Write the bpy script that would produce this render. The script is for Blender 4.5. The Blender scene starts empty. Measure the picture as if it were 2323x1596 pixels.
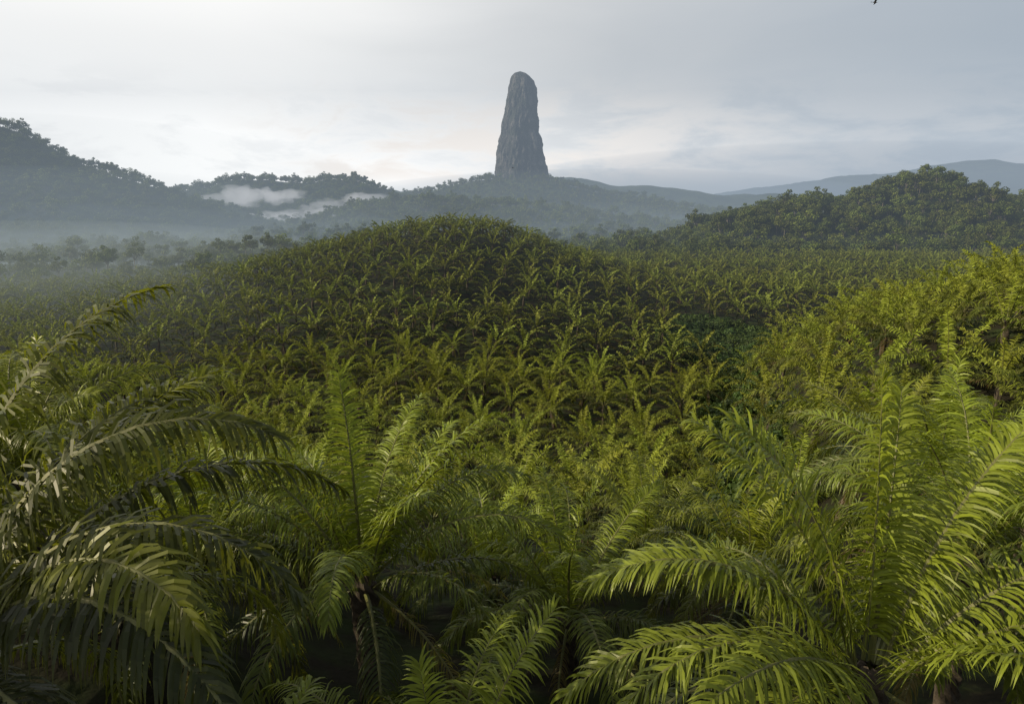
import bpy, math, time
import numpy as np
from mathutils import Vector, noise as mnoise
T0=time.time()
H=50.0   # camera altitude above datum; heights below are relative to it, H is added when building
scene=bpy.context.scene
rng=np.random.default_rng(7)

# ------------------------------------------------------------------ helpers
def sm(a,b,x):
    t=np.clip((np.asarray(x,float)-a)/(b-a),0,1); return t*t*(3-2*t)
def vnoise(x,y,s,seed=0):
    x=np.asarray(x,float)/s; y=np.asarray(y,float)/s
    xi=np.floor(x).astype(np.int64); yi=np.floor(y).astype(np.int64)
    fx=x-xi; fy=y-yi; fx=fx*fx*(3-2*fx); fy=fy*fy*(3-2*fy)
    def h(a,b):
        n=(a*374761393+b*668265263+seed*1274126177)&0xffffffff
        n=((n^(n>>13))*1103515245)&0xffffffff
        return ((n^(n>>16))&0xffff)/65535.0*2-1
    return (h(xi,yi)*(1-fx)+h(xi+1,yi)*fx)*(1-fy)+(h(xi,yi+1)*(1-fx)+h(xi+1,yi+1)*fx)*fy
def fbm(x,y,s,seed=0,o=4):
    r=0;a=1
    for i in range(o):
        r=r+a*vnoise(x,y,s/2**i,seed+i*17); a*=.5
    return r
# ridges: (crest y, sigma front, sigma back, [(x, ground z)...], floor)
RIDGES={
 'forest_right':(650,105,140,[(40,-75),(98,-62),(138,-48),(200,-28),(240,-16),(300,-14),(335,-5),(377,5),(410,1),(440,-11),(476,-14),(620,-4),(900,-10)],-60),
 'mountain_left':(1000,250,300,[(-1600,260),(-1100,190),(-900,140),(-716,90),(-660,58),(-600,32),(-537,20),(-505,7),(-430,-22),(-375,-55),(-300,-80)],-60),
 'knoll_left':(440,42,60,[(-260,-70),(-225,-54),(-185,-38),(-158,-33),(-130,-38),(-105,-54),(-85,-70)],-60),
 'ridge_mid':(1100,190,250,[(-460,-70),(-380,-60),(-320,-46),(-250,-14),(-146,-9),(-42,-17),(96,-23),(234,-43),(330,-64),(400,-80)],-60),
 'hill_b':(1500,200,260,[(-1100,-30),(-900,-5),(-720,2),(-640,8),(-590,30),(-520,27),(-450,24),(-400,33),(-375,37),(-320,30),(-285,8),(-250,-6),(-174,-14),(-60,-40)],-60),
 'spire_hill':(1800,240,300,[(-700,-60),(-500,-30),(-317,-4),(-200,8),(-150,18),(-100,40),(-60,52),(0,56),(70,54),(100,47),(160,26),(225,14),(356,-8),(497,-32),(700,-60)],-60),
 'far_a':(2700,300,400,[(-1400,-20),(-900,10),(-480,30),(-380,25),(-200,40),(210,66),(420,46),(600,34),(900,10),(1300,0),(1800,-20)],-60),
 'far_b':(4200,700,600,[(-3500,-40),(-800,-20),(900,-20),(1500,60),(1800,105),(2000,135),(2200,128),(2400,165),(2600,210),(2750,220),(2900,195),(3000,205),(3300,215),(4000,180),(5200,240)],-60),
}
def ridge_h(name,x,y):
    yc,sf,sb,pts,b0=RIDGES[name]
    px=[p[0] for p in pts]; pz=[p[1] for p in pts]
    w=14 if yc<2000 else 50
    zc=(np.interp(x,px,pz)+np.interp(x-w,px,pz)+np.interp(x+w,px,pz))/3
    yy=y-(yc+.12*sf*vnoise(x,x*0+3,sf*1.3,5))
    cs=np.exp(-(yy/np.where(yy<0,sf,sb))**2)
    n=fbm(x,y,min(sf*.7,200),11,4)*min(sf,300)*.045
    return b0+(zc-b0)*cs + n*np.clip((zc-b0)/60,0,1)
def ground(x,y):
    x=np.asarray(x,float); y=np.asarray(y,float)
    b=np.interp(y,[-60,0,12,20,35,60,90,120,160,200,460,560,9000],[-12,-15,-17,-17.8,-22,-32,-41,-45,-46,-46,-46,-55,-60])
    b=b+4.5*sm(4,15,-x)*sm(60,22,y)
    b=b+5*sm(20,110,x)*sm(170,260,y)*sm(600,470,y)
    q=x-.33*y
    b=b+30*(1-np.exp(-np.maximum(q,0)/17))*sm(26,84,y)*sm(205,115,y)
    b=b-2.5*np.exp(-(q/7)**2)*sm(50,80,y)*sm(230,180,y)
    dx=x+27; dy=y-330
    sx=np.where(dx<0,64,47); sy=np.where(dy<0,72,70)
    b=b+30*np.exp(-(dx/sx)**2/2-(dy/sy)**2/2)
    b=b+fbm(x,y,70,3,3)*1.3*sm(40,120,y)
    for k in RIDGES:
        b=np.maximum(b,ridge_h(k,x,y))
    return b
def newmesh(name,verts,faces,mats,matidx=None,smooth=False,attr=None):
    me=bpy.data.meshes.new(name)
    me.from_pydata(verts if isinstance(verts,list) else verts.tolist(),[],faces)
    for m in mats: me.materials.append(m)
    if matidx is not None: me.polygons.foreach_set('material_index',np.asarray(matidx,dtype=np.int32))
    if smooth: me.polygons.foreach_set('use_smooth',np.ones(len(me.polygons),dtype=bool))
    if attr is not None:
        a=me.attributes.new('tint','FLOAT_COLOR','POINT'); a.data.foreach_set('color',np.asarray(attr,dtype=np.float32).ravel())
    me.update(); return me
def addobj(name,me,loc=(0,0,0),rot=(0,0,0),sc=1,parent=None):
    o=bpy.data.objects.new(name,me); o.location=loc; o.rotation_euler=rot; o.scale=(sc,)*3
    scene.collection.objects.link(o); 
    if parent: o.parent=parent
    return o
class NT:
    def __init__(s,tree): s.t=tree; s.n=tree.nodes; s.l=tree.links
    def __call__(s,typ,**kw):
        n=s.n.new(typ)
        for k,v in kw.items():
            if k.startswith('i_'):
                key=k[2:]; key=int(key) if key.isdigit() else key.replace('_',' ')
                n.inputs[key].default_value=v
            else: setattr(n,k,v)
        return n
    def link(s,a,b): s.l.new(a,b)
    def mix(s,fac,a,b,mode='MIX'):
        n=s.n.new('ShaderNodeMix'); n.data_type='RGBA'; n.blend_type=mode
        for i,v in ((0,fac),(6,a),(7,b)):
            if hasattr(v,'is_output'): s.l.new(v,n.inputs[i])
            elif i==0: n.inputs[i].default_value=v
            else: n.inputs[i].default_value=(*v,1)
        return n.outputs[2]
    def math(s,op,a,b=0.0,clamp=False):
        n=s.n.new('ShaderNodeMath'); n.operation=op; n.use_clamp=clamp
        for i,v in enumerate((a,b)):
            if hasattr(v,'is_output'): s.l.new(v,n.inputs[i])
            else: n.inputs[i].default_value=v
        return n.outputs[0]
    def rng(s,v,a,b,c=0.0,d=1.0,smooth=True):
        n=s.n.new('ShaderNodeMapRange'); n.interpolation_type='SMOOTHSTEP' if smooth else 'LINEAR'
        s.l.new(v,n.inputs[0]); 
        for i,k in enumerate((a,b,c,d)): n.inputs[i+1].default_value=k
        return n.outputs[0]
def mat(name):
    m=bpy.data.materials.new(name); m.use_nodes=True; m.node_tree.nodes.clear()
    t=NT(m.node_tree); out=t('ShaderNodeOutputMaterial'); return m,t,out

# ------------------------------------------------------------------ materials
def leaf_mat(name,young,old,trans,tfac=.3,rough=.42,spec=.35,instvar=.35):
    m,t,out=mat(name)
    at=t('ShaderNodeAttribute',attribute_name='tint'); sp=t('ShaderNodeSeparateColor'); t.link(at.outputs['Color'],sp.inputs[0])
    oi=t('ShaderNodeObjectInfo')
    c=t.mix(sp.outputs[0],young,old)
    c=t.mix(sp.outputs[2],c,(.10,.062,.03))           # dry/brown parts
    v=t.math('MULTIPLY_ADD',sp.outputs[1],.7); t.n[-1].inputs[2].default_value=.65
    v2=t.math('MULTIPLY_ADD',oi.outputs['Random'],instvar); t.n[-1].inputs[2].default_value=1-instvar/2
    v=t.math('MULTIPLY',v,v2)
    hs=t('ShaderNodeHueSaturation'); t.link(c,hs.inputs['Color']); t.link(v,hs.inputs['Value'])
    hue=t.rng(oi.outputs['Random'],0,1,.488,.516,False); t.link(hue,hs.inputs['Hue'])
    p=t('ShaderNodeBsdfPrincipled'); t.link(hs.outputs[0],p.inputs['Base Color'])
    p.inputs['Roughness'].default_value=rough; p.inputs['Specular IOR Level'].default_value=spec
    tr=t('ShaderNodeBsdfTranslucent'); tc=t.mix(.65,hs.outputs[0],trans); t.link(tc,tr.inputs[0])
    mx=t('ShaderNodeMixShader'); mx.inputs[0].default_value=tfac
    t.link(p.outputs[0],mx.inputs[1]); t.link(tr.outputs[0],mx.inputs[2]); t.link(mx.outputs[0],out.inputs[0])
    return m
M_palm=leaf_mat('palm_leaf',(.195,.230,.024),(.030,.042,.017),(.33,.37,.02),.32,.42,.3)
M_palmmid=leaf_mat('palm_leaf_sunlit',(.235,.270,.034),(.030,.041,.017),(.31,.35,.03),.28,.55,.15)  # brighter copy for the front plain: sunlight put into the leaf colour
M_palmfar=leaf_mat('palm_leaf_dimmed',(.205,.235,.042),(.017,.024,.013),(.25,.28,.035),.22,.6,.15)  # darker copy for the hill: haze and sun angle put into the colour
M_tree=leaf_mat('tree_leaf',(.165,.19,.030),(.045,.066,.02),(.18,.21,.02),.2,.6,.15,.7)
M_shrub=leaf_mat('shrub_leaf',(.085,.13,.025),(.035,.06,.02),(.12,.18,.02),.25,.5,.2,.4)
def noisemat(name,c1,c2,scale,rough=.9,bump=.3,bd=.3):
    m,t,out=mat(name); tc=t('ShaderNodeTexCoord'); n=t('ShaderNodeTexNoise',i_Scale=scale,i_Detail=6.0)
    t.link(tc.outputs['Object'],n.inputs['Vector']); f=t.rng(n.outputs[0],.35,.65)
    p=t('ShaderNodeBsdfPrincipled'); t.link(t.mix(f,c1,c2),p.inputs['Base Color']); p.inputs['Roughness'].default_value=rough
    b=t('ShaderNodeBump'); b.inputs['Strength'].default_value=bump; b.inputs['Distance'].default_value=bd
    t.link(n.outputs[0],b.inputs['Height']); t.link(b.outputs[0],p.inputs['Normal']); t.link(p.outputs[0],out.inputs[0]); return m
M_trunk=noisemat('palm_trunk',(.035,.026,.018),(.07,.055,.04),4)
M_bark=noisemat('bark',(.09,.075,.06),(.2,.18,.15),1.2)
M_rachis=noisemat('palm_rachis',(.09,.10,.025),(.13,.13,.04),3,.6,.1)
# ground
m,t,out=mat('ground'); M_ground=m
geo=t('ShaderNodeNewGeometry'); n1=t('ShaderNodeTexNoise',i_Scale=.35,i_Detail=8.0); n2=t('ShaderNodeTexNoise',i_Scale=.02,i_Detail=8.0)
t.link(geo.outputs['Position'],n1.inputs['Vector']); t.link(geo.outputs['Position'],n2.inputs['Vector'])
near=t.mix(t.rng(n1.outputs[0],.4,.62),(.018,.016,.011),(.024,.034,.012))
far=t.mix(t.rng(n2.outputs[0],.4,.6),(.028,.042,.018),(.05,.07,.026))
sx=t('ShaderNodeSeparateXYZ'); t.link(geo.outputs['Position'],sx.inputs[0])
c=t.mix(t.rng(sx.outputs[1],440,520),near,far)
p=t('ShaderNodeBsdfPrincipled'); t.link(c,p.inputs['Base Color']); p.inputs['Roughness'].default_value=.95; p.inputs['Specular IOR Level'].default_value=.1
b=t('ShaderNodeBump'); b.inputs['Strength'].default_value=.8; b.inputs['Distance'].default_value=6
n3=t('ShaderNodeTexNoise',i_Scale=.06,i_Detail=10.0); t.link(geo.outputs['Position'],n3.inputs['Vector'])
t.link(n3.outputs[0],b.inputs['Height']); t.link(b.outputs[0],p.inputs['Normal']); t.link(p.outputs[0],out.inputs[0])
# rock
m,t,out=mat('rock'); M_rock=m
geo=t('ShaderNodeNewGeometry'); mp=t('ShaderNodeMapping'); mp.inputs['Scale'].default_value=(.06,.06,.007); t.link(geo.outputs['Position'],mp.inputs[0])
n1=t('ShaderNodeTexNoise',i_Scale=2.0,i_Detail=9.0,i_Roughness=.7); t.link(mp.outputs[0],n1.inputs['Vector'])
n2=t('ShaderNodeTexNoise',i_Scale=.03,i_Detail=8.0,i_Roughness=.7); t.link(geo.outputs['Position'],n2.inputs['Vector'])
c=t.mix(t.rng(n1.outputs[0],.42,.60),(.030,.034,.040),(.150,.145,.145))
c=t.mix(t.rng(n2.outputs[0],.48,.56),c,(.036,.044,.038))
p=t('ShaderNodeBsdfPrincipled'); t.link(c,p.inputs['Base Color']); p.inputs['Roughness'].default_value=.9
b=t('ShaderNodeBump'); b.inputs['Strength'].default_value=1; b.inputs['Distance'].default_value=13
t.link(n1.outputs[0],b.inputs['Height']); t.link(b.outputs[0],p.inputs['Normal']); t.link(p.outputs[0],out.inputs[0])

# ------------------------------------------------------------------ terrain sheet
ys=[-80.]
while ys[-1]<7500:
    y=ys[-1]; ys.append(y+(2.0 if y<130 else 3.5 if y<480 else 7 if y<1100 else 12 if y<2000 else 30 if y<3200 else 60))
xs=[0.]
while xs[-1]<6000:
    x=xs[-1]; xs.append(x+(2.5 if x<120 else 5 if x<450 else 10 if x<900 else 25 if x<3200 else 100))
xs=np.array([-v for v in xs[:0:-1]]+xs); ys=np.array(ys)
X,Y=np.meshgrid(xs,ys); Z=ground(X,Y)+H
V=np.stack([X.ravel(),Y.ravel(),Z.ravel()],1)
nx,ny=len(xs),len(ys); I=(np.arange(ny-1)[:,None]*nx+np.arange(nx-1)[None,:]).ravel()
F=np.stack([I,I+1,I+nx+1,I+nx],1).tolist()
addobj('terrain',newmesh('terrain',V,F,[M_ground],smooth=True))

# ------------------------------------------------------------------ palms
def nrm(a): return a/np.maximum(np.linalg.norm(a,axis=-1,keepdims=True),1e-9)
def frond(r,L,az,th0,bend,nl,m,w,lmax,age,dry,tube=4,sway=None,drp=1.0):
    K=20; t=np.linspace(0,1,K+1)
    th=th0-bend*t**1.6
    sway=r.normal(0,.22) if sway is None else sway
    a=az+sway*t**1.5
    T=np.stack([np.cos(th)*np.cos(a),np.cos(th)*np.sin(a),np.sin(th)],1)
    P=np.zeros((K+1,3)); P[0]=(.22*math.cos(az),.22*math.sin(az),r.uniform(-.3,.3))
    P[1:]=P[0]+np.cumsum((T[1:]+T[:-1])*.5*L/K,0)
    S=np.stack([-np.sin(a),np.cos(a),0*a],1); roll=r.normal(0,.4)*t[:,None]
    N=np.cross(T,S); 
    S2=S*np.cos(roll)+N*np.sin(roll); N2=np.cross(T,S2)
    verts=[];faces=[];mi=[];col=[]
    if tube:
        st=2 if tube==4 else 5
        idx=np.arange(0,K+1,st); rad=(.042*(1-t[idx])**.8+.006)*(L/6.5)
        ang=np.arange(tube)*2*np.pi/tube
        ring=P[idx][:,None,:]+rad[:,None,None]*(np.cos(ang)[None,:,None]*S2[idx][:,None,:]*1.5+np.sin(ang)[None,:,None]*N2[idx][:,None,:])
        verts.append(ring.reshape(-1,3)); q=len(idx)
        for i in range(q-1):
            for j in range(tube):
                j2=(j+1)%tube; faces.append([i*tube+j,i*tube+j2,(i+1)*tube+j2,(i+1)*tube+j]); mi.append(1)
        col.append(np.tile([age,.5,dry,1],(q*tube,1)))
    off=sum(len(v) for v in verts)
    hi=(m==4); nz=.55 if hi else 1.0
    tj=np.linspace(.15,.995,nl); tj=np.repeat(tj,2)+r.normal(0,.3*nz/nl,nl*2); tj=np.clip(tj,.1,1)
    side=np.tile([1.,-1.],nl)
    def itp(A): return np.stack([np.interp(tj,t,A[:,k]) for k in range(3)],1)
    p=itp(P); Tj=nrm(itp(T)); Sj=nrm(itp(S2)); Nj=nrm(itp(N2))
    ll=lmax*np.interp(tj,[.1,.2,.35,.55,.8,1],[.3,.6,.95,1,.8,.45])*r.uniform(.78 if hi else .72,1.1,nl*2)
    al=np.radians(np.interp(tj,[.1,.5,.9,1],[70,62,50,30])+r.normal(0,10*nz,nl*2))
    be=np.radians((r.choice([34,16,2],nl*2) if hi else r.choice([50,22,-5],nl*2))+r.normal(0,13*nz,nl*2))
    d=nrm(Tj*np.cos(al)[:,None]+(Sj*side[:,None]*np.cos(be)[:,None]+Nj*np.sin(be)[:,None])*np.sin(al)[:,None])
    g=((r.uniform(.6,1.05,nl*2) if hi else r.uniform(.45,1.25,nl*2))*drp)[:,None]
    W=nrm(Tj-(Tj*d).sum(1,keepdims=True)*d); ph=r.normal(0,.45*nz,nl*2)[:,None]
    W=W*np.cos(ph)+np.cross(d,W)*np.sin(ph)
    ws={4:[.6,1,.95,.6],3:[.6,1,.8],2:[.9,1]}[m]
    cur=p; pts=[]; dd=d
    for k in range(m+1):
        pts.append(cur)
        dd=nrm(dd+np.array([0,0,-1.])*g*(2.0/m)*(.5+.5*k))
        cur=cur+dd*(ll/m)[:,None]
    cols=[]
    for k in range(m):
        cols+= [pts[k]-W*(w*ws[k]/2),pts[k]+W*(w*ws[k]/2)]
    cols.append(pts[m]); nv=2*m+1
    verts.append(np.stack(cols,1).reshape(-1,3))
    rr=np.repeat(r.random(nl*2),nv)
    tipdry=np.tile([0]*(nv-1)+[.3],nl*2)
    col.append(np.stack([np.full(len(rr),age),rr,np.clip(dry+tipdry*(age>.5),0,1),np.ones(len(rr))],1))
    base=off+np.arange(nl*2)*nv
    for k in range(m-1):
        faces+=np.stack([base+2*k,base+2*k+1,base+2*k+3,base+2*k+2],1).tolist()
    faces+=np.stack([base+2*m-2,base+2*m-1,base+2*m],1).tolist()
    mi+= [0]*(nl*2*m)
    return np.concatenate(verts),faces,mi,np.concatenate(col)
def palm_mesh(name,seed,n=30,nl=62,m=3,w=.06,lmax=1.0,Lr=(5.8,7.2),tube=4,extra=(),trunk=8,skirt=4,thr=(88,2),bd=(32,78),leaf=None,agep=1.0):
    r=np.random.default_rng(seed); VV=[];FF=[];MI=[];CC=[];o=0
    def push(v,f,mi,c):
        nonlocal o
        VV.append(v); FF.extend([[a+o for a in q] for q in f]); MI.extend(mi); CC.append(c); o+=len(v)
    for i in range(n):
        u=(i+.5)/n; az=i*2.39996+seed+r.normal(0,.15)
        th=math.radians(thr[0]+(thr[1]-thr[0])*u**agep+r.normal(0,6)); L=r.uniform(*Lr)*(.82+.18*min(1,u*3))
        bend=math.radians(bd[0]+bd[1]*min(1,u*1.8)+r.normal(0,11))
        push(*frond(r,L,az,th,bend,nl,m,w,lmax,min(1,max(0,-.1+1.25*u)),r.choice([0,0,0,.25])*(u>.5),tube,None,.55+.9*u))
    for i in range(skirt):
        az=r.uniform(0,6.28)
        push(*frond(r,r.uniform(*Lr)*.85,az,math.radians(r.uniform(-35,-5)),math.radians(r.uniform(40,60)),int(nl*.7),m,w*.8,lmax*.7,1,.8,tube,None,1.3))
    for (az,th,bend,L,age) in extra:
        push(*frond(r,L,math.radians(az),math.radians(th),math.radians(bend),int(nl*1.1),m,w,lmax,age,0,tube,.1*r.normal(),.55+.9*age))
    nr,ns=(26,12) if tube==4 else (5,6)
    zz=np.linspace(.5,-trunk,nr); an=np.arange(ns)*2*np.pi/ns
    for_r=[]
    for i,z in enumerate(zz):
        rad=(.12 if i==0 else .30+.16*math.exp(-abs(z+.6)))*np.ones(ns)
        if tube==4: rad=rad+.07*np.where((np.arange(ns)+i)%2==0,1,-.3)+r.normal(0,.02,ns)
        for_r.append(np.stack([rad*np.cos(an+i*.2),rad*np.sin(an+i*.2),np.full(ns,z)],1))
    v=np.concatenate(for_r); f=[]
    for i in range(nr-1):
        for j in range(ns): f.append([i*ns+j,(i+1)*ns+j,(i+1)*ns+(j+1)%ns,i*ns+(j+1)%ns])
    push(v,f,[2]*len(f),np.tile([1,.5,1,1],(len(v),1)))
    return newmesh(name,np.concatenate(VV),FF,[leaf or M_palm,M_rachis,M_trunk],MI,attr=np.concatenate(CC))

near=[palm_mesh('oil_palm_near_%d'%i,20+i,n=24,nl=84,m=4,w=.06,lmax=1.1,Lr=(6.2,7.6)) for i in range(3)]
src_mid=bpy.data.collections.new('oil_palm_mid'); src_far=bpy.data.collections.new('oil_palm_far')
for i in range(5):
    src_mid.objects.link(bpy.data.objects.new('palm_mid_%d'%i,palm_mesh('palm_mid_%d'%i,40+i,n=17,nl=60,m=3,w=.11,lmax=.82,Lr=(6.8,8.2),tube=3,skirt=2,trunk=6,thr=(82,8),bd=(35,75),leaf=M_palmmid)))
for i in range(5):
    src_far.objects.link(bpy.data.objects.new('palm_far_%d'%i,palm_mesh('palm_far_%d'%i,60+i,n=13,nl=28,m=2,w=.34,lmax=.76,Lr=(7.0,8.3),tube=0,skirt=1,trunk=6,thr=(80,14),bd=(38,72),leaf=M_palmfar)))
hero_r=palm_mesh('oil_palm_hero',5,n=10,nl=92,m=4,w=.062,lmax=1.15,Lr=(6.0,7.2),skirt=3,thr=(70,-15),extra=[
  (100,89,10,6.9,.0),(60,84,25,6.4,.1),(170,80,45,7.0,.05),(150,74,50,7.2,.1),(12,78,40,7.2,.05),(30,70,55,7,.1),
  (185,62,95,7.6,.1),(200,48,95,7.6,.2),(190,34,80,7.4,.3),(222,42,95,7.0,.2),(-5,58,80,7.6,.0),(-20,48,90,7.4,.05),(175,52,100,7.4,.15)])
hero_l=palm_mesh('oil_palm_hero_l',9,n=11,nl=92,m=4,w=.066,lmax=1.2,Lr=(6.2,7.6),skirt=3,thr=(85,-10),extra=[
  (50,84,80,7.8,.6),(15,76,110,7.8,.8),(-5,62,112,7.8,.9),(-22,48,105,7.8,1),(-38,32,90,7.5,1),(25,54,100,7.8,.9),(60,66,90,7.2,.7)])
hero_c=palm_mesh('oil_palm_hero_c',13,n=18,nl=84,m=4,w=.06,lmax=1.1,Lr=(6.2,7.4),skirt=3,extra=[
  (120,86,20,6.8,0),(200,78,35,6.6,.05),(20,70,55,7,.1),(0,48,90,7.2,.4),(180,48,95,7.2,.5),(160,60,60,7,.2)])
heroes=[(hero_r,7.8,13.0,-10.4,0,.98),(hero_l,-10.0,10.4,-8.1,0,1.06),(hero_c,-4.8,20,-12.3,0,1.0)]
nearpts=[(near[0],-1.5,12.0,-14.5,1.0,.95),(near[1],13.6,18.5,-10.6,2.0,.95),(near[2],2.2,23.5,-16,0.4,1.0),
 (near[1],-11,21.5,-12.9,3.2,.95),(near[0],-18.5,24,-10.5,4.0,1.0),(near[2],-5.5,7.0,-14,5.0,.95),(near[1],3.6,7.5,-16.0,.7,.95),
 (near[0],10,26,-16,2.9,.95),(near[2],18.5,28,-12.6,1.4,1.0),(near[1],-1.0,32,-19.2,4.4,.95),(near[0],-10,31,-17.0,5.3,1.0),
 (near[2],-19,34,-16,.9,.95),(near[1],-27,33,-14,2.2,1.0),(near[2],8,37,-20.2,.2,.95),
 (near[1],22.5,39,-15.5,1.9,1.0),(near[0],-19,13,-6.8,1.1,1.05),(near[2],-17,3,-6.2,3.3,1.05),(near[1],-27,22,-8,5.9,1.05),
 (near[1],14.5,8,-14.5,4.9,1.0),(near[2],22.5,19,-11.5,3.0,1.0)]
for me,x,y,z,rz,sc in heroes+nearpts:
    addobj('oil_palm',me,(x,y,z+H),(0,0,rz),sc)
taken=np.array([(a[1],a[2]) for a in heroes+nearpts])
print('palms',time.time()-T0)

def scatter(name,P,rot,sc,idx,coll,sep=True):
    me=bpy.data.meshes.new(name); me.from_pydata(P.tolist(),[],[])
    a=me.attributes.new('rot','FLOAT_VECTOR','POINT'); a.data.foreach_set('vector',rot.astype(np.float32).ravel())
    a=me.attributes.new('scl','FLOAT','POINT'); a.data.foreach_set('value',sc.astype(np.float32))
    a=me.attributes.new('idx','INT','POINT'); a.data.foreach_set('value',idx.astype(np.int32))
    o=addobj(name,me)
    g=bpy.data.node_groups.new(name,'GeometryNodeTree'); g.interface.new_socket('Geometry',in_out='INPUT',socket_type='NodeSocketGeometry'); g.interface.new_socket('Geometry',in_out='OUTPUT',socket_type='NodeSocketGeometry')
    N=g.nodes; gi=N.new('NodeGroupInput'); go=N.new('NodeGroupOutput'); ip=N.new('GeometryNodeInstanceOnPoints'); ci=N.new('GeometryNodeCollectionInfo')
    ci.inputs['Collection'].default_value=coll; ci.inputs['Separate Children'].default_value=True; ci.inputs['Reset Children'].default_value=True
    def na(n,t):
        q=N.new('GeometryNodeInputNamedAttribute'); q.data_type=t; q.inputs[0].default_value=n; return q.outputs[0]
    L=g.links; L.new(gi.outputs[0],ip.inputs['Points']); L.new(ci.outputs[0],ip.inputs['Instance']); ip.inputs['Pick Instance'].default_value=True
    L.new(na('idx','INT'),ip.inputs['Instance Index']); L.new(na('rot','FLOAT_VECTOR'),ip.inputs['Rotation']); L.new(na('scl','FLOAT'),ip.inputs['Scale'])
    L.new(ip.outputs[0],go.inputs[0]); md=o.modifiers.new('scatter','NODES'); md.node_group=g
    return o
def plant_limit(x):   # far edge of the plantation on the left, where the forest and valley begin
    return 352+1.35*np.maximum(0,x+150)
# plantation grid
P=[]
s=10.9; row=0; y=-300.0
while y<700:
    x=-700+(row%2)*s/2
    while x<700:
        P.append((x,y)); x+=s
    y+=s*.87; row+=1
P=np.array(P); ca,sa=math.cos(.37),math.sin(.37); P=np.stack([P[:,0]*ca-P[:,1]*sa,P[:,0]*sa+P[:,1]*ca],1)+rng.normal(0,1.5,(len(P),2))
E=np.stack([rng.uniform(15,125,900),rng.uniform(38,135,900)],1); E=E[(E[:,0]-.33*E[:,1]>3)]
E=np.concatenate([[(29,34),(29,42),(36,40),(35,48),(42,50),(29,50),(36,56),(43,58),(50,60),(42,66),(50,68),(57,70),(49,76),(57,79),(65,82)],E])
keep=[]
base=P[(P[:,0]>0)&(P[:,0]<140)&(P[:,1]>20)&(P[:,1]<150)]
for i,e in enumerate(E):
    al=np.concatenate([base]+([np.array(keep)] if keep else []))
    if np.sqrt(((al-e)**2).sum(1)).min()>(4.2 if i<15 else 6.4): keep.append(e)
if keep: P=np.concatenate([P,np.array(keep)])
x,y=P[:,0],P[:,1]
k=(np.abs(x)<.83*y+24)&(y>20)&(y<486)&(np.abs(x)<420)&(y<plant_limit(x))
P=P[k]; x,y=P[:,0],P[:,1]
k=np.sqrt(((P[:,None,:]-taken[None])**2).sum(2)).min(1)>6.0
k&=~((y<40)&(np.abs(x)<26))
q=x-.33*y
k&=~((np.abs(q-1)<3.6)&(y>55)&(y<190))
k&=~((((x-66)/17)**2+((y-208)/26)**2)<1)
k&=~((x>95)&(y>470)); 
P=P[k]; x,y=P[:,0],P[:,1]; q=x-.33*y
z=ground(x,y)+H+3.2-1.3*((q>0)&(y<150))+rng.normal(0,.6,len(P))
PP=np.stack([x,y,z],1); n=len(PP)
rot=np.stack([rng.normal(0,.08,n),rng.normal(0,.08,n),rng.uniform(0,6.28,n)],1); sc=rng.uniform(.78,1.12,n); idx=rng.integers(0,5,n)
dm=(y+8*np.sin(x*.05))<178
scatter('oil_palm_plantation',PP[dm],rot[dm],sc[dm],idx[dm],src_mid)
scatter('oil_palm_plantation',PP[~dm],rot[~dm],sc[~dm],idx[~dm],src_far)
print('plantation',n,dm.sum(),time.time()-T0)

# ------------------------------------------------------------------ broadleaf trees
def tree_mesh(name,seed,h=13,spread=4.6,nleaf=520,ls=.75,leafmat=None,trunk=True,flat=.7):
    r=np.random.default_rng(seed); V=[];F=[];MI=[];C=[];o=0
    nb=9; cent=[]
    for i in range(nb):
        a=i*2.4+r.normal(0,.3); rr=spread*math.sqrt((i+.3)/nb)*.8
        cent.append((rr*math.cos(a),rr*math.sin(a),h*(.74 if trunk else .45)+r.uniform(-.16,.2)*h-.1*rr,r.uniform(.3,.52)*spread,r.random()))
    if trunk:
        def limb(a,b,r0,r1):
            nonlocal o
            a=Vector(a);b=Vector(b);d=(b-a).normalized(); u=d.orthogonal().normalized(); w=d.cross(u)
            for k,(p,rd) in enumerate(((a,r0),((a+b)/2+Vector(r.normal(0,.15,3)),(r0+r1)/2),(b,r1))):
                for j in range(5):
                    an=j*2*math.pi/5; q=p+(u*math.cos(an)+w*math.sin(an))*rd; V.append(tuple(q)); C.append((1,.5,1,1))
            for k in range(2):
                for j in range(5): F.append([o+k*5+j,o+k*5+(j+1)%5,o+k*5+5+(j+1)%5,o+k*5+5+j]); MI.append(1)
            o+=15
        limb((0,0,-3),(0,0,h*.5),.32,.22)
        for c in cent: limb((0,0,h*.42+r.uniform(0,1)),(c[0],c[1],c[2]),.16,.05)
    for i in range(nleaf):
        c=cent[r.integers(nb)]
        d=nrm(r.normal(0,1,3)); rad=c[3]*r.uniform(.6,1.03)
        p=np.array(c[:3])+d*rad*np.array([1,1,flat]); s=ls*r.uniform(.6,1.3)
        nn=nrm(d*.9+r.normal(0,.45,3)+np.array([0,0,.4])); u=nrm(np.cross(nn,r.normal(0,1,3))); w=np.cross(nn,u)
        q=[p+u*s*.6+w*s*.1,p+w*s*.5,p-u*s*.6-w*s*.05+nn*.1*s,p-w*s*.45,p+u*s*.3-w*s*.4]
        for v in q: V.append(tuple(v)); C.append((c[4],r.random(),0,1))
        F.append([o,o+1,o+2,o+3,o+4]); MI.append(0); o+=5
    return newmesh(name,V,F,[leafmat,M_bark],MI,attr=C)
src_tree=bpy.data.collections.new('forest_trees')
for i in range(6):
    src_tree.objects.link(bpy.data.objects.new('tree_%d'%i,tree_mesh('tree_%d'%i,100+i,h=10+i*1.1,spread=4.4+.55*(i%4),leafmat=M_tree)))
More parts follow.
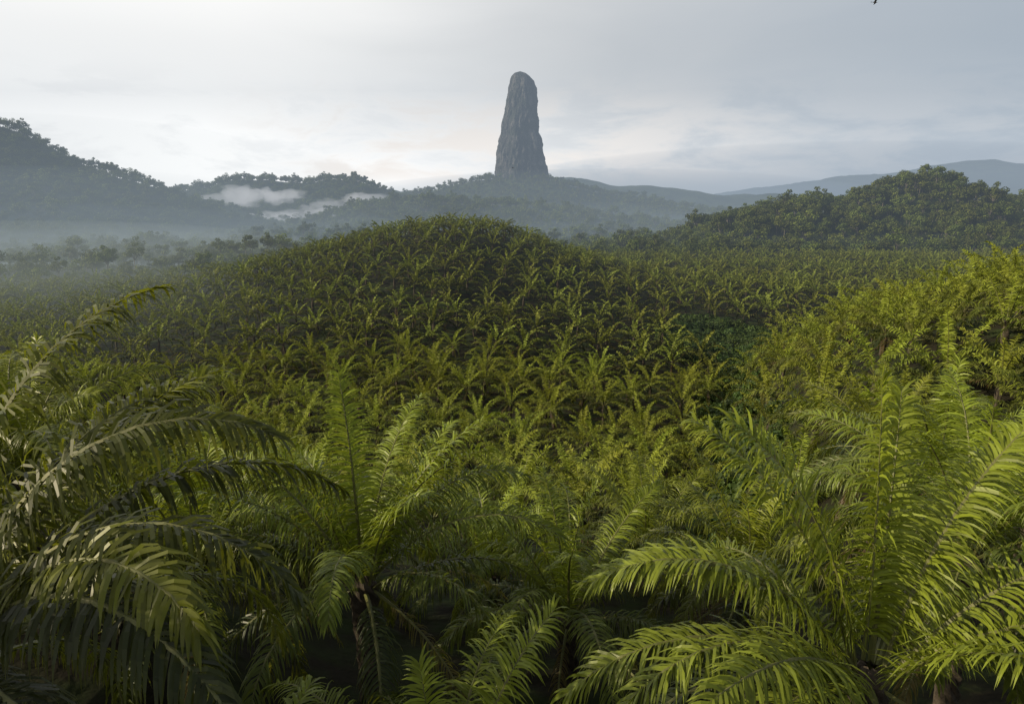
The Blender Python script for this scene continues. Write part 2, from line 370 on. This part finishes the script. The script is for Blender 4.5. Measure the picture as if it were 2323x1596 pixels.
src_shrub=bpy.data.collections.new('shrubs')
for i in range(3):
    src_shrub.objects.link(bpy.data.objects.new('shrub_%d'%i,tree_mesh('shrub_%d'%i,200+i,h=2.6,spread=1.9,nleaf=700,ls=.30,leafmat=M_shrub,trunk=False,flat=.8)))
# trees added out of view at left, set to shade the near palms
big=tree_mesh('added_shade_tree',301,h=15,spread=8,nleaf=4500,ls=.6,leafmat=M_tree,flat=.6)
for (x,y,rz,zz,s_) in ((-25.5,3,0,-10.3,1.0),(-23,-7,2,-12.0,1),(-37,0,4,-9,1.0)):
    addobj('added_shade_tree',big,(x,y,zz+H),(0,0,rz),s_)
def forest(name,x0,x1,y0,y1,s,minh=-1e9,jit=.4,scl=(.6,1.15),cond=None):
    gx,gy=np.meshgrid(np.arange(x0,x1,s),np.arange(y0,y1,s)); gx=gx+(np.arange(gx.shape[0])%2)[:,None]*s/2
    x=gx.ravel()+rng.normal(0,s*jit,gx.size); y=gy.ravel()+rng.normal(0,s*jit,gx.size)
    g=ground(x,y); k=(np.abs(x)<.8*y+20)&(g>minh)
    if cond: k&=cond(x,y)
    x,y,g=x[k],y[k],g[k]; n=len(x)
    big=rng.random(n)**3*.7
    scatter(name,np.stack([x,y,g+H-1.5],1),np.stack([rng.normal(0,.06,n),rng.normal(0,.06,n),rng.uniform(0,6.28,n)],1),rng.uniform(*scl,n)+big,rng.integers(0,6,n),src_tree)
    print(name,n)
forest('forest',75,620,492,690,8.5,scl=(.65,1.3))
forest('forest',-430,0,350,500,9,scl=(.4,.95),cond=lambda x,y:(y>plant_limit(x)+6)&((rng.random(len(x))<.5)|(ridge_h('knoll_left',x,y)>-52)))
forest('forest',-300,75,500,640,9,scl=(.5,1.0))
forest('forest',-900,-300,500,1050,10)
forest('forest',-300,420,640,880,12)
forest('forest',-400,420,880,1140,11)
forest('forest',-1100,-120,1230,1540,13)
forest('forest',-500,800,1500,1840,14)
# undergrowth in the gully and the clearing
U=[]
for i in range(420):
    y=rng.uniform(50,200); U.append((.33*y+1+rng.normal(0,3.0),y))
for i in range(420):
    a=rng.uniform(0,6.28); r_=math.sqrt(rng.random()); U.append((66+19*r_*math.cos(a),208+28*r_*math.sin(a)))
U=np.array(U); n=len(U)
scatter('undergrowth',np.stack([U[:,0],U[:,1],ground(U[:,0],U[:,1])+H-.4],1),np.stack([np.zeros(n),np.zeros(n),rng.uniform(0,6.28,n)],1),rng.uniform(.6,1.7,n),rng.integers(0,3,n),src_shrub)
print('forest',time.time()-T0)

# ------------------------------------------------------------------ rock spire
zs_=[-20,37,54,108,161,215,266,283,294,301,305]; cx_=[30,28,26,20,19.6,23.6,26,24,21,20,20]; hw_=[82,72,68,58.5,47.4,39,34.5,30,23,14,1.5]
V=[];F=[]; nr,ns=170,140
for i in range(nr+1):
    u=i/nr; z=-20+325*(1-(1-u)**1.35)
    c=np.interp(z,zs_,cx_); hw=np.interp(z,zs_,hw_)
    for j in range(ns):
        a=j*2*math.pi/ns; ca,sa=math.cos(a),math.sin(a)
        v=Vector((ca*2.2,sa*2.2,z*.012))
        n=mnoise.fractal(v+Vector((7,3,0)),.9,2.1,6)*.11+mnoise.fractal(Vector((ca*5,sa*5,z*.03)),.8,2.2,5)*.09
        led=.04*math.sin(z*.11+2*mnoise.noise(v))*(.5+mnoise.noise(v*1.7))
        r=hw*(1+n+led)
        V.append((c+r*ca,1800+r*sa*.92,z+H))
for i in range(nr):
    for j in range(ns): F.append([i*ns+j,i*ns+(j+1)%ns,(i+1)*ns+(j+1)%ns,(i+1)*ns+j])
F.append([nr*ns+j for j in range(ns)])
addobj('rock_spire',newmesh('rock_spire',V,F,[M_rock]))

# ------------------------------------------------------------------ birds
M_bird=noisemat('bird_feathers',(.02,.018,.016),(.05,.045,.04),20)
def bird(loc,rz,s):
    V=[];F=[]
    prof=[(-.26,.005,0),(-.22,.02,0),(-.17,.035,.005),(-.10,.055,0),(0,.065,-.01),(.10,.045,0),(.18,.022,.01),(.22,.012,.012)]
    for (x,r,z) in prof:
        for j in range(8):
            a=j*math.pi/4; V.append((r*math.cos(a),x,z+r*.85*math.sin(a)))
    for i in range(len(prof)-1):
        for j in range(8): F.append([i*8+j,i*8+(j+1)%8,(i+1)*8+(j+1)%8,(i+1)*8+j])
    F.append(list(range(8)))
    def poly(ps):
        o=len(V); V.extend(ps); F.append(list(range(o,o+len(ps))))
    poly([(-.015,.18,.01),(.015,.18,.01),(.09,.38,.0),(0,.34,.0),(-.09,.38,.0)])
    for sg in (1,-1):
        poly([(sg*.04,-.12,.03),(sg*.28,-.17,.12),(sg*.30,.02,.12),(sg*.05,.08,.03)])
        poly([(sg*.28,-.17,.12),(sg*.50,-.10,.09),(sg*.68,.06,.04),(sg*.52,.03,.08),(sg*.30,.02,.12)])
    addobj('bird',newmesh('bird',V,F,[M_bird]),loc,(0.15,.2,rz),s)
bird((29.3,60,15.4+H),1.2,.8); bird((.2,150,6.2+H),-1.0,.9)

# ------------------------------------------------------------------ haze and mist
def vol_mat(name,dens,col):
    # self-lit haze: absorbs 'dens' per metre, emission 'col' stands in for scattered daylight
    m,t,out=mat(name); ab=t('ShaderNodeVolumeAbsorption'); ab.inputs['Color'].default_value=(0,0,0,1); ab.inputs['Density'].default_value=dens
    em=t('ShaderNodeEmission'); em.inputs[0].default_value=(*col,1); em.inputs[1].default_value=dens
    ad=t('ShaderNodeAddShader'); t.link(ab.outputs[0],ad.inputs[0]); t.link(em.outputs[0],ad.inputs[1]); t.link(ad.outputs[0],out.inputs['Volume']); return m
def box(name,a,b,m):
    x0,y0,z0=a;x1,y1,z1=b
    V=[(x0,y0,z0),(x1,y0,z0),(x1,y1,z0),(x0,y1,z0),(x0,y0,z1),(x1,y0,z1),(x1,y1,z1),(x0,y1,z1)]
    F=[[0,3,2,1],[4,5,6,7],[0,1,5,4],[1,2,6,5],[2,3,7,6],[3,0,4,7]]
    return addobj(name,newmesh(name,V,F,[m]))
def ell(name,c,r,m,rot=(0,0,0),lump=0):
    import bmesh
    bm=bmesh.new(); bmesh.ops.create_icosphere(bm,subdivisions=5 if lump else 4,radius=1)
    if lump:
        for v in bm.verts:
            w_=Vector((v.co.x*r[0],v.co.y*r[1],v.co.z*r[2]))+Vector(c)
            v.co*=max(.25,1+lump*mnoise.fractal(w_*.028,.8,2.1,4))
    me=bpy.data.meshes.new(name); bm.to_mesh(me); bm.free(); me.materials.append(m)
    o=addobj(name,me,(c[0],c[1],c[2]+H),rot); o.scale=r; return o
box('haze',(-5000,170,-60),(5000,2900,H+420),vol_mat('haze',.00033,(.29,.355,.43)))
hf=vol_mat('haze_far',.0007,(.34,.41,.50))
ell('haze',(1900,3430,-60),(2300,480,330),hf); ell('haze',(500,3420,-60),(1500,470,200),hf)
vm=vol_mat('valley_mist',.0002,(.31,.38,.43))
for i,(zt,y0) in enumerate(((-38,400),(-27,460))):
    box('valley_mist',(-3000-i*10,y0,-64-i),(3000+i*10,2600+i*40,H+zt),vm)
bk=vol_mat('mist_bank',.00055,(.33,.40,.44))
ell('mist',(-500,700,-80),(480,240,160),bk); ell('mist',(-470,660,-78),(420,190,108),bk); ell('mist',(-430,640,-76),(380,160,72),bk); ell('mist',(-400,600,-74),(360,150,48),bk)
ell('mist',(60,880,-80),(360,240,115),bk); ell('mist',(80,840,-76),(280,180,72),bk); ell('mist',(60,800,-74),(240,150,48),bk)
ell('mist',(-270,380,-58),(240,170,46),vol_mat('mist_bank',.0013,(.40,.45,.42)))
ell('mist',(-190,230,-52),(150,120,30),vol_mat('mist_thin',.0009,(.40,.44,.38)))
wm=vol_mat('mist_cloud',.016,(.66,.65,.65))
for (x,z,a,b_) in ((-540,-14,40,9),(-500,-2,45,14),(-450,6,50,14),(-405,2,40,11),(-470,-36,50,10),(-410,-42,60,12),(-350,-30,50,12),(-305,-14,42,11),(-272,0,34,9)):
    ell('mist_cloud',(x,1235+(x%7)*4,z),(a,26,b_),wm,lump=1.0)

# ------------------------------------------------------------------ world / sun
AZ=math.radians(-101); EL=math.radians(25)
w=bpy.data.worlds.new('World'); scene.world=w; w.use_nodes=True; w.node_tree.nodes.clear(); t=NT(w.node_tree)
out=t('ShaderNodeOutputWorld'); sky=t('ShaderNodeTexSky',sky_type='NISHITA'); sky.sun_disc=False; sky.sun_elevation=EL; sky.sun_rotation=AZ%(2*math.pi); sky.dust_density=3
b1=t('ShaderNodeBackground'); b1.inputs[1].default_value=.1; t.link(sky.outputs[0],b1.inputs[0])
tc=t('ShaderNodeTexCoord'); sx=t('ShaderNodeSeparateXYZ'); t.link(tc.outputs['Generated'],sx.inputs[0]); dx,dy,dz=sx.outputs
mp=t('ShaderNodeMapping'); mp.inputs['Scale'].default_value=(1.6,1.6,5); t.link(tc.outputs['Generated'],mp.inputs[0])
n1=t('ShaderNodeTexNoise',i_Scale=1.6,i_Detail=6.0,i_Roughness=.5,i_Distortion=.4); t.link(mp.outputs[0],n1.inputs['Vector'])
wob=t.math('MULTIPLY',t.math('SUBTRACT',n1.outputs[0],.5),.3)
xx=t.math('ADD',dx,wob)
c=t.mix(t.rng(xx,-.38,.20),(1.56,1.51,1.43),(.88,.87,.85))
c=t.mix(t.rng(xx,.04,.60),c,(.53,.58,.635))
low=t.rng(dz,.02,.2,1.7,1.0)
band=t.math('MULTIPLY',t.rng(dz,.01,.04),t.rng(dz,.18,.08)); mp2=t('ShaderNodeMapping'); mp2.inputs['Scale'].default_value=(2.2,2.2,7); t.link(tc.outputs['Generated'],mp2.inputs[0])
n2=t('ShaderNodeTexNoise',i_Scale=3.2,i_Detail=8.0,i_Roughness=.6,i_Distortion=.3); t.link(mp2.outputs[0],n2.inputs['Vector'])
cl=t.rng(n2.outputs[0],.40,.60); xb=t.math('MULTIPLY',t.rng(dx,-.42,-.2),t.rng(dx,.45,-.02,.25,1.0))
f=t.math('MULTIPLY',t.math('MULTIPLY',cl,band),xb)
c=t.mix(f,c,(1.20,1.08,.96))
c=t.mix(t.math('MULTIPLY',t.math('MULTIPLY',t.rng(n2.outputs[0],.5,.36),band),.2),c,(.5,.5,.52))
dim=t.math('MULTIPLY',t.rng(dz,.35,.8,1.0,.42),t.rng(dy,-.1,.3,.6,1.0)); dim=t.math('MULTIPLY',dim,low)
b2=t('ShaderNodeBackground'); t.link(c,b2.inputs[0]); t.link(dim,b2.inputs[1])
mx=t('ShaderNodeMixShader'); mx.inputs[0].default_value=.9; t.link(b1.outputs[0],mx.inputs[1]); t.link(b2.outputs[0],mx.inputs[2]); t.link(mx.outputs[0],out.inputs[0])
sl=bpy.data.lights.new('sun','SUN'); sl.energy=5.0; sl.angle=math.radians(.6); sl.color=(1,.85,.57)
so=bpy.data.objects.new('sun',sl); scene.collection.objects.link(so)
S=Vector((math.sin(AZ)*math.cos(EL),math.cos(AZ)*math.cos(EL),math.sin(EL))); so.rotation_euler=(-S).to_track_quat('-Z','Y').to_euler()
so.location=(0,0,H+60)
# ------------------------------------------------------------------ camera
cam=bpy.data.cameras.new('camera'); cam.lens=24.0; cam.sensor_width=36; cam.clip_end=20000; cam.clip_start=.1
co=bpy.data.objects.new('camera',cam); scene.collection.objects.link(co); co.location=(0,0,H); co.rotation_euler=(math.radians(90-12.7),0,0); scene.camera=co
scene.view_settings.view_transform='Standard'; scene.view_settings.look='None'; scene.view_settings.exposure=0
print('done',time.time()-T0)
